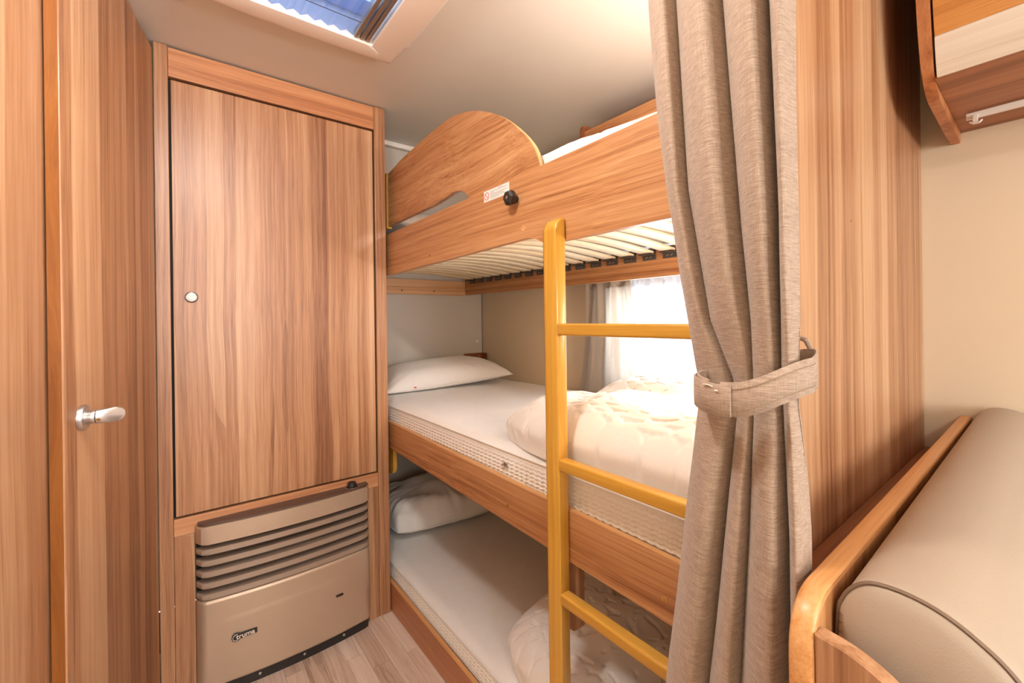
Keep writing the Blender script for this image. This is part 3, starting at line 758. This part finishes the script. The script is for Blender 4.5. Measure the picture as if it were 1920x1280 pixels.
# ------------------------------------------------------------------ bunk window curtains
def drape(fnx, z0, z1, folds, amp, ybase, xl, xr, nu=160, nv=40, th=0.0012, seed=0):
    def f(u, v):
        z = z0 + (z1 - z0) * v
        X = xl(v) + (xr(v) - xl(v)) * u
        a = amp * (0.65 + 0.35 * v)
        Y_ = ybase + a * math.sin(u * folds * 2 * math.pi + 0.8 * math.sin(3 * v + seed)) + 0.35 * a * math.sin(u * folds * 4.7 * math.pi + 2 + 2 * v)
        Y_ += 0.5 * a * (1 - v) * math.sin(u * 5 + 1)
        return (X, Y_, z)
    bm, V = gridsurf(f, nu, nv)
    bmesh.ops.solidify(bm, geom=bm.faces[:], thickness=th)
    return bm
wc = thing('window_curtain', (-1.18, 1.43, 0.80), 'short beige curtain gathered at the left of the bunk window', 'curtain')
obj('fabric', drape(None, 0.808, 1.276, 3.0, 0.012, 1.432, lambda v: -1.375 + 0.075 * v ** 0.6, lambda v: -1.015 - 0.05 * v, seed=1), BEIGEC, wc, 70)
obj('heading_tape', drape(None, 1.252, 1.290, 3.0, 0.012, 1.429, lambda v: -1.302, lambda v: -1.063, nv=6, seed=2.6), BEIGEC, wc, 70)
for i in range(5):
    obj('curtain_hook', tube([(-1.285 + i * 0.05, 1.425 + 0.005 * math.cos(a), 1.283 + 0.006 * math.sin(a)) for a in [k * math.pi / 5 for k in range(10)]], 0.001, n=5, closed=True), STEEL, wc)
nc = thing('net_curtain', (-0.75, 1.455, 0.82), 'sheer white net curtain glowing across the bunk window', 'curtain')
obj('fabric', drape(None, 0.815, 1.284, 11, 0.007, 1.458, lambda v: -1.20 + 0.10 * v, lambda v: -0.36, nu=330, seed=3, th=0.0006), SHEER, nc, 70)
obj('heading_tape', drape(None, 1.262, 1.286, 16, 0.005, 1.450, lambda v: -1.07, lambda v: -0.36, nu=260, nv=4, seed=3, th=0.0008), SHEER, nc, 70)
cr_ = thing('curtain_rail', (-0.8, 1.46, 1.29), 'white curtain rail over the bunk window', 'rail')
obj('rail', box(-1.34, -0.34, 1.44, 1.479, 1.292, 1.304, 0.002), WHITEP, cr_)

# ------------------------------------------------------------------ privacy curtain
pc = thing('privacy_curtain', (-0.26, 0.55, 0.02), 'tall taupe linen curtain tied back at the foot of the bunks', 'curtain')
TL = [(1.95, -0.372), (1.574, -0.358), (1.481, -0.351), (1.412, -0.346), (1.321, -0.335), (1.247, -0.324), (1.181, -0.315), (1.125, -0.306), (1.07, -0.297), (1.032, -0.290), (0.994, -0.295), (0.938, -0.302), (0.879, -0.31), (0.797, -0.32), (0.729, -0.329), (0.626, -0.343), (0.02, -0.40)]
TR = [(1.95, -0.176), (1.467, -0.176), (1.353, -0.177), (1.239, -0.176), (1.124, -0.176), (1.073, -0.178), (1.033, -0.179), (0.988, -0.174), (0.943, -0.17), (0.899, -0.168), (0.854, -0.168), (0.815, -0.169), (0.02, -0.175)]
F1 = [(1.95, -0.328), (1.546, -0.31), (1.297, -0.297), (1.125, -0.271), (1.052, -0.243), (1.011, -0.240), (0.865, -0.255), (0.669, -0.277), (0.02, -0.33)]
F2 = [(1.95, -0.270), (1.51, -0.249), (1.231, -0.231), (1.124, -0.222), (1.063, -0.220), (1.014, -0.220), (0.876, -0.227), (0.695, -0.238), (0.02, -0.265)]
F3 = [(1.95, -0.215), (1.481, -0.2), (1.242, -0.193), (1.071, -0.193), (1.019, -0.191), (0.892, -0.187), (0.728, -0.187), (0.02, -0.20)]
NP = 26
TL = [(z, x * 1.035) for z, x in TL]; F1 = [(z, x * 1.03) for z, x in F1]; F2 = [(z, x * 1.015) for z, x in F2]
def section(z):
    xs = [interp(TL, z), interp(F1, z), interp(F2, z), interp(F3, z), interp(TR, z)]
    pinch = math.exp(-((z - 1.045) / 0.10) ** 2)
    pts = []
    yb0 = [0.552, 0.540, 0.530, 0.526]
    for i in range(4):
        a, b = xs[i], xs[i + 1]; wdt = b - a
        A = (0.030 + 0.16 * wdt) * (1 - 0.45 * pinch)
        over = min(0.010, 0.22 * wdt)
        for k in range(NP):
            s = k / NP
            x = a + wdt * s + over * math.sin(math.pi * s) ** 2 * s * 1.6
            yy = yb0[i] - A * math.sin(math.pi * (s ** 1.35)) ** 0.8 + 0.012 * (s - .5)
            yy += 0.0020 * noise.noise((x * 30, z * 5, i * 3.1))
            pts.append((x, yy))
    pts.append((xs[4], yb0[3]))
    # round the right end and come back along the rear with shallow pleats
    n = 40
    for k in range(1, n):
        t = k / n
        x = xs[4] + (xs[0] - xs[4]) * t
        yy = yb0[3] + (yb0[0] - yb0[3]) * t + 0.048 * math.sin(math.pi * t) ** 0.6 + 0.008 * math.sin(t * 26) * math.sin(math.pi * t)
        pts.append((x, min(yy, 0.592)))
    return pts
def curtain_mesh():
    bm = bmesh.new(); nz = 170; rings = []
    for j in range(nz + 1):
        z = 0.02 + (1.935 - 0.02) * j / nz
        rings.append([bm.verts.new((p[0], p[1], z)) for p in section(z)])
    m = len(rings[0])
    for A, B in zip(rings, rings[1:]):
        for k in range(m): bm.faces.new((A[k], A[(k + 1) % m], B[(k + 1) % m], B[k]))
    return bm
obj('fabric', curtain_mesh(), TAUPE, pc, 70)
tr_ = thing('curtain_track', (-0.3, 0.545, 1.94), 'white ceiling track carrying the taupe curtain', 'rail')
obj('track', box(-1.2, -0.15, 0.535, 0.555, 1.937, 1.949, 0.002), WHITEP, tr_)
# tie-back band
def tie(zoff, h, grow, a0, a1, n=90):
    cx, cy = -0.2265, 0.534; rx, ry = 0.0565 + grow, 0.054 + grow
    bm = bmesh.new(); rings = []
    for k in range(n + 1):
        a = a0 + (a1 - a0) * k / n
        ca, sa = math.cos(a), math.sin(a)
        x = cx + rx * (abs(ca) ** 0.8) * (1 if ca > 0 else -1); yy = cy + ry * (abs(sa) ** 0.8) * (1 if sa > 0 else -1)
        zc = 1.043 + 0.022 * max(0, ca) ** 1.4 + 0.022 * max(0, sa) - 0.006 * max(0, -sa) * max(0, 1 - abs(ca + .2)) + zoff
        rings.append([bm.verts.new((x + dx * ca, yy + dx * sa, zc + dz)) for dx, dz in ((0, -h / 2), (0.0012, -h / 2 - 0.001), (0.0026, -h / 2), (0.003, 0), (0.0026, h / 2), (0.0012, h / 2 + 0.001), (0, h / 2))])
    for A, B in zip(rings, rings[1:]):
        for i in range(len(A)): bm.faces.new((A[i], A[(i + 1) % len(A)], B[(i + 1) % len(A)], B[i]))
    bm.faces.new(rings[0]); bm.faces.new(rings[-1])
    return bm
TAUPE2 = TAUPE
tb = obj('tieback', tie(0, 0.036, 0.0, -1.72, 4.30, 140), TAUPE, pc, 60)
tabm = tie(-0.001, 0.034, 0.0036, math.pi * 1.03, math.pi * 1.50, 40)
obj('tieback_tab', tabm, TAUPE, tb, 60)
def tie_line(zo, a0, a1, n=60):
    pts = []
    for k in range(n + 1):
        a = a0 + (a1 - a0) * k / n; ca, sa = math.cos(a), math.sin(a); e = 0.0028
        pts.append((-0.2265 + (0.0565) * (abs(ca) ** 0.8) * (1 if ca > 0 else -1) + e * ca, 0.534 + 0.054 * (abs(sa) ** 0.8) * (1 if sa > 0 else -1) + e * sa,
                    1.043 + 0.022 * max(0, ca) ** 1.4 + 0.022 * max(0, sa) - 0.006 * max(0, -sa) * max(0, 1 - abs(ca + .2)) + zo))
    return tube(pts, 0.0007, n=5)
for zo in (-0.0115, 0.0115): obj('seam', tie_line(zo, math.pi * 1.5, math.pi * 2.02), plain('taupe_thread', lin(150, 126, 104), 0.8), tb)
obj('stitch', tube([(-0.258, 0.4765, 1.052), (-0.252, 0.4750, 1.0525), (-0.246, 0.4738, 1.051)], 0.0008, n=6), CREAMP, tb)
obj('stitch', tube([(-0.243, 0.4735, 1.047), (-0.240, 0.4732, 1.047)], 0.001, n=6), CREAMP, tb)
obj('tieback_loop', tube([(-0.180, 0.575, 1.085), (-0.192, 0.590, 1.100), (-0.212, 0.600, 1.106), (-0.2235, 0.612, 1.107)], 0.003, n=8), TAUPE, tb)
obj('tieback_hook', tube([(-0.2245, 0.616, 1.095), (-0.218, 0.616, 1.096), (-0.215, 0.612, 1.104), (-0.216, 0.608, 1.112)], 0.0018, n=8), BLACKP, tb)

# ------------------------------------------------------------------ overhead locker
oc = thing('overhead_locker', (0.3, 1.3, 1.53), 'walnut overhead locker with pale lower strip above the bench', 'cupboard')
ep = [tuple(p) for p in smoothline([(1.080, 1.945), (1.092, 1.80), (1.105, 1.70), (1.128, 1.625), (1.150, 1.588), (1.188, 1.560), (1.26, 1.549), (1.479, 1.533)], 7)] + [(1.479, 1.947), (1.080, 1.947)]
obj('end_panel', prism(ep, 'x', -0.172, -0.1545, 0.004, 3), wood('walnut_end_panel', 'z', lin(150, 88, 50), lin(186, 120, 74), lin(204, 140, 92), band=14), oc)
def lock_front(z0, z1, dy):
    n = 14; F_ = []
    for i in range(n + 1):
        z = z0 + (z1 - z0) * i / n
        yy = interp([(1.577, 1.150), (1.61, 1.138), (1.70, 1.116), (1.80, 1.104), (1.945, 1.092)], z)
        F_.append((yy + dy, z))
    return prism(F_ + [(F_[-1][0] + 0.018, z1), (F_[0][0] + 0.018, z0)], 'x', -0.151, 1.6, 0.001)
dd = obj('door', lock_front(1.648, 1.944, 0.0), wood('amber_walnut_door', 'x', lin(176, 108, 48), lin(206, 140, 72), lin(224, 166, 98), band=15), oc)
obj('lower_strip', lock_front(1.578, 1.6475, 0.0), WXL, oc)
obj('bottom_panel', prism([(1.153, 1.576), (1.479, 1.556), (1.479, 1.570), (1.160, 1.590)], 'x', -0.1540, 1.6, 0), wood('walnut_locker_bottom', 'x', lin(130, 76, 46), lin(164, 106, 70), lin(190, 130, 90), band=12), oc)
obj('gap_shade', box(-0.1542, -0.1512, 1.17, 1.47, 1.60, 1.94, 0), BLACK, oc)  # added black box, paints the shade between end panel and door
cr2 = thing('locker_curtain_rail', (0.3, 1.37, 1.55), 'white curtain rail with glider under the overhead locker', 'rail')
obj('rail', box(-0.134, 1.5, 1.358, 1.366, 1.547, 1.560, 0.001), WHITEP, cr2)
gl_ = obj('glider', box(-0.124, -0.116, 1.352, 1.3575, 1.536, 1.553, 0.001), WHITEP, cr2)
obj('glider_hook', tube([(-0.128, 1.352, 1.538), (-0.122, 1.350, 1.533), (-0.114, 1.350, 1.533), (-0.110, 1.352, 1.538)], 0.0018, n=6), WHITEP, gl_)

# ------------------------------------------------------------------ bench and cushions
bn = thing('bench_frame', (0.1, 0.97, 0), 'walnut bench frame with rounded back board beside the partition', 'bench')
obj('ledge', box(XP + 0.0005, -0.1625, 0.62, YW - 0.002, 0.775, 0.797, 0.001), WYD, bn)
bp_ = rpoly([(0.445, 0.0), (0.445, 0.868), (1.477, 0.8835), (1.477, 0.0)], [0, 0.05, 0, 0], 10)
obj('back_board', prism(bp_, 'x', -0.162, -0.1425, 0.003, 3), wood('walnut_back_board', 'z', lin(150, 90, 50), lin(192, 132, 82), lin(216, 160, 108), band=12), bn)
bt = [Vector(p) for p in bp_[1:-2]]
eb = [tuple(p + Vector((0, 0))) for p in bt]
def band_strip():
    bm = bmesh.new(); pts = [Vector((0.445, 0.3))] + [Vector(p) for p in bp_ if p[1] > 0.5]
    pts = sorted(set((round(p[0], 5), round(p[1], 5)) for p in pts), key=lambda p: (p[0] + (0 if p[0] > 0.446 else 0) , p[1]))
    pts = [Vector(p) for p in pts]; R_ = []
    far = pts.pop(); near = pts[-1]; pts += [near.lerp(far, k / 24) for k in range(1, 25)]
    for i, p in enumerate(pts):
        d = pts[min(i + 1, len(pts) - 1)] - pts[max(i - 1, 0)]; nn = Vector((-d.y, d.x)).normalized()
        R_.append([bm.verts.new((x, (p + nn * o).x, (p + nn * o).y)) for x, o in ((-0.1624, -0.004), (-0.1622, -0.001), (-0.1612, 0.0008), (-0.1592, 0.0018), (-0.1453, 0.0018), (-0.1433, 0.0008), (-0.1423, -0.001), (-0.1421, -0.004))])
    for A, B in zip(R_, R_[1:]):
        for k in range(7): bm.faces.new((A[k], A[k + 1], B[k + 1], B[k]))
    return bm
obj('edge_band', band_strip(), wood('walnut_edge_tape', 'y', lin(186, 122, 66), lin(214, 152, 92), lin(230, 176, 120), band=14, rough=0.36, coarse=0.3, warp=0.01, cells=0.0), bn, 70)
et = [tuple(p) for p in smoothline([(-0.1420, 0.845), (-0.115, 0.841), (-0.09, 0.830), (-0.06, 0.808), (-0.02, 0.76), (0.02, 0.70), (0.05, 0.64), (0.42, 0.60)], 6)] + [(0.42, 0.0), (-0.1420, 0.0)]
obj('end_board', prism(et, 'y', 0.446, 0.464, 0.003, 3), WZ, bn)
obj('seat_box', box(-0.142, 0.40, 0.465, YW - 0.003, 0.0, 0.40, 0.002), WZ, bn)
# seat cushion and back cushion
def cushion(name, label, prof_, y0, y1, zgrow=0.0, nseg=48):
    t = thing(name, ((prof_[0][0] + prof_[len(prof_) // 2][0]) / 2, (y0 + y1) / 2, min(p[1] for p in prof_)), label, 'cushion')
    pts = [Vector(p) for p in smoothline(prof_ + [prof_[0]], 8)][:-1]
    c = sum(pts, Vector((0, 0))) / len(pts)
    bm = bmesh.new(); rings = []
    stations = [(y0 - 0.010, 0.0), (y0 - 0.0100, 0.35), (y0 - 0.0095, 0.70), (y0 - 0.007, 0.90), (y0 - 0.003, 0.975), (y0, 0.998)]
    stations += [(y0 + (y1 - y0) * (i / nseg), 1.0) for i in range(1, nseg)]
    stations += [(y1, 0.99), (y1 + 0.004, 0.9), (y1 + 0.006, 0.6), (y1 + 0.006, 0.0)]
    for yy, k in stations:
        g = zgrow * (yy - y0) / (y1 - y0)
        if k == 0: rings.append([bm.verts.new((c.x, yy, c.y + g))]); continue
        rings.append([bm.verts.new((c.x + (p.x - c.x) * k, yy, c.y + (p.y - c.y) * k + (g if p.y > c.y else 0))) for p in pts])
    n = len(pts)
    for A, B in zip(rings, rings[1:]):
        for k in range(n):
            f = []
            for v in (A[k % len(A)], A[(k + 1) % len(A)], B[(k + 1) % len(B)], B[k % len(B)]):
                if v not in f: f.append(v)
            if len(f) > 2: bm.faces.new(f)
    obj('cover', bm, LEATHER, t, 60)
    obj('piping', tube([(c.x + (p.x - c.x) * 1.0, y0 - 0.001, c.y + (p.y - c.y) * 1.0) for p in pts], 0.0018, n=6, closed=True), PIPING, t, 60)
    return t
bc = cushion('back_cushion', 'taupe leatherette bench back cushion with dark piping', [(-0.138, 0.53), (-0.139, 0.70), (-0.1385, 0.83), (-0.134, 0.862), (-0.119, 0.882), (-0.098, 0.8875), (-0.072, 0.884), (-0.048, 0.872), (-0.024, 0.850), (0.005, 0.80), (0.03, 0.70), (0.04, 0.58), (0.035, 0.53), (-0.05, 0.529)], 0.498, YW - 0.012, zgrow=0.028)
for i in range(9):
    obj('stitch', tube([(-0.1375 + 0.0007 * i / 9, 0.4955, 0.775 + i * 0.009), (-0.1340, 0.4925, 0.776 + i * 0.009)], 0.0007, n=5), PIPING, bc)
cushion('seat_cushion', 'taupe leatherette bench seat cushion below the back cushion', [(-0.138, 0.41), (-0.139, 0.50), (-0.10, 0.521), (0.1, 0.5222), (0.36, 0.515), (0.405, 0.48), (0.405, 0.42), (0.1, 0.403)], 0.478, YW - 0.012)

# ------------------------------------------------------------------ skylight
sk = thing('skylight', (-1.03, 0.27, ZC), 'cream framed roof skylight with pleated net blind', 'skylight')
oy0, oy1, ox0, ox1 = -0.005, 0.545, -1.300, -0.75
def skframe():
    bm = bmesh.new()
    n = 24
    def outer(k, off):
        # slightly bowed rectangle with clipped corners
        pts = []
        for (p, q) in (((ox0, oy0), (ox0, oy1)), ((ox0, oy1), (ox1, oy1)), ((ox1, oy1), (ox1, oy0)), ((ox1, oy0), (ox0, oy0))):
            for i in range(n):
                t = 0.03 + 0.94 * i / (n - 1); P0 = Vector(p).lerp(Vector(q), t)
                d = (Vector(q) - Vector(p)).normalized(); nn = Vector((-d.y, d.x))
                bow = 0.012 * (1 - (2 * t - 1) ** 2) - 0.0
                pts.append(P0 + nn * (bow - off - 0.004))
        return pts
    zs = [(0.0, ZC), (0.002, ZC - 0.012), (0.012, ZC - 0.026), (0.020, ZC - 0.028)]
    rings = [[bm.verts.new((p.x, p.y, z)) for p in outer(0, o)] for o, z in zs]
    inn = []
    ix0, ix1, iy0, iy1 = hx0 + 0.004, hx1 - 0.004, hy0 + 0.004, hy1 - 0.004
    for (p, q) in (((ix0, iy0), (ix0, iy1)), ((ix0, iy1), (ix1, iy1)), ((ix1, iy1), (ix1, iy0)), ((ix1, iy0), (ix0, iy0))):
        for i in range(n): inn.append(Vector(p).lerp(Vector(q), i / n))
    rings.append([bm.verts.new((p.x, p.y, ZC - 0.022)) for p in inn])
    rings.append([bm.verts.new((p.x, p.y, ZC + 0.05)) for p in inn])
    m = len(rings[0])
    for A, B in zip(rings, rings[1:]):
        for k in range(m): bm.faces.new((A[k], A[(k + 1) % m], B[(k + 1) % m], B[k]))
    return bm
obj('frame', skframe(), CREAMP, sk, 35)
for i, yy in enumerate((0.408, 0.425, 0.440)):
    obj('blind_rail', box(hx0 + 0.005, hx1 - 0.005, yy, yy + 0.011, ZC - 0.016, ZC + 0.006, 0.002), ALU, sk)
    obj('rail_end_cap', box(hx0 + 0.005, hx0 + 0.020, yy + 0.0112, yy + 0.0148, ZC - 0.010, ZC + 0.004, 0.001), CREAMP, sk)
def pleats():
    pts = []; n = 20
    for i in range(n + 1): pts.append((0.066 + (0.405 - 0.066) * i / n, ZC - 0.012 + (0.010 if i % 2 else 0.0)))
    bm = bmesh.new()
    A = [bm.verts.new((hx0 + 0.006, y_, z_)) for y_, z_ in pts]; B = [bm.verts.new((hx1 - 0.006, y_, z_)) for y_, z_ in pts]
    for k in range(n): bm.faces.new((A[k], A[k + 1], B[k + 1], B[k]))
    bmesh.ops.solidify(bm, geom=bm.faces[:], thickness=0.0004)
    return bm
obj('pleated_blind', pleats(), PLEAT, sk)
for xx in (-1.17, -1.02, -0.90):
    obj('blind_cord', tube([(xx, 0.066, ZC - 0.0135), (xx, 0.406, ZC - 0.0135)], 0.0010, n=6), BLACKP, sk)
up_ = bmesh.new()
for a in ((hx0, hx0 + 0.012, hy0, hy1), (hx1 - 0.012, hx1, hy0, hy1), (hx0, hx1, hy0, hy0 + 0.012), (hx0, hx1, hy1 - 0.012, hy1)): bx(up_, a[0], a[1], a[2], a[3], ZC + 0.051, ZC + 0.10)
obj('upstand', up_, plain('blue_grey_upstand', lin(120, 130, 156), 0.5), sk)
obj('dome', box(hx0 - 0.02, hx1 + 0.02, hy0 - 0.02, hy1 + 0.02, ZC + 0.101, ZC + 0.107, 0.002), DOME, sk)
obj('dome_handle', tube([(-1.13, 0.20, ZC + 0.06), (-1.13, 0.30, ZC + 0.055), (-1.12, 0.345, ZC + 0.06)], 0.008, n=10), plain('blue_handle', lin(70, 100, 160), 0.4), sk, 60)
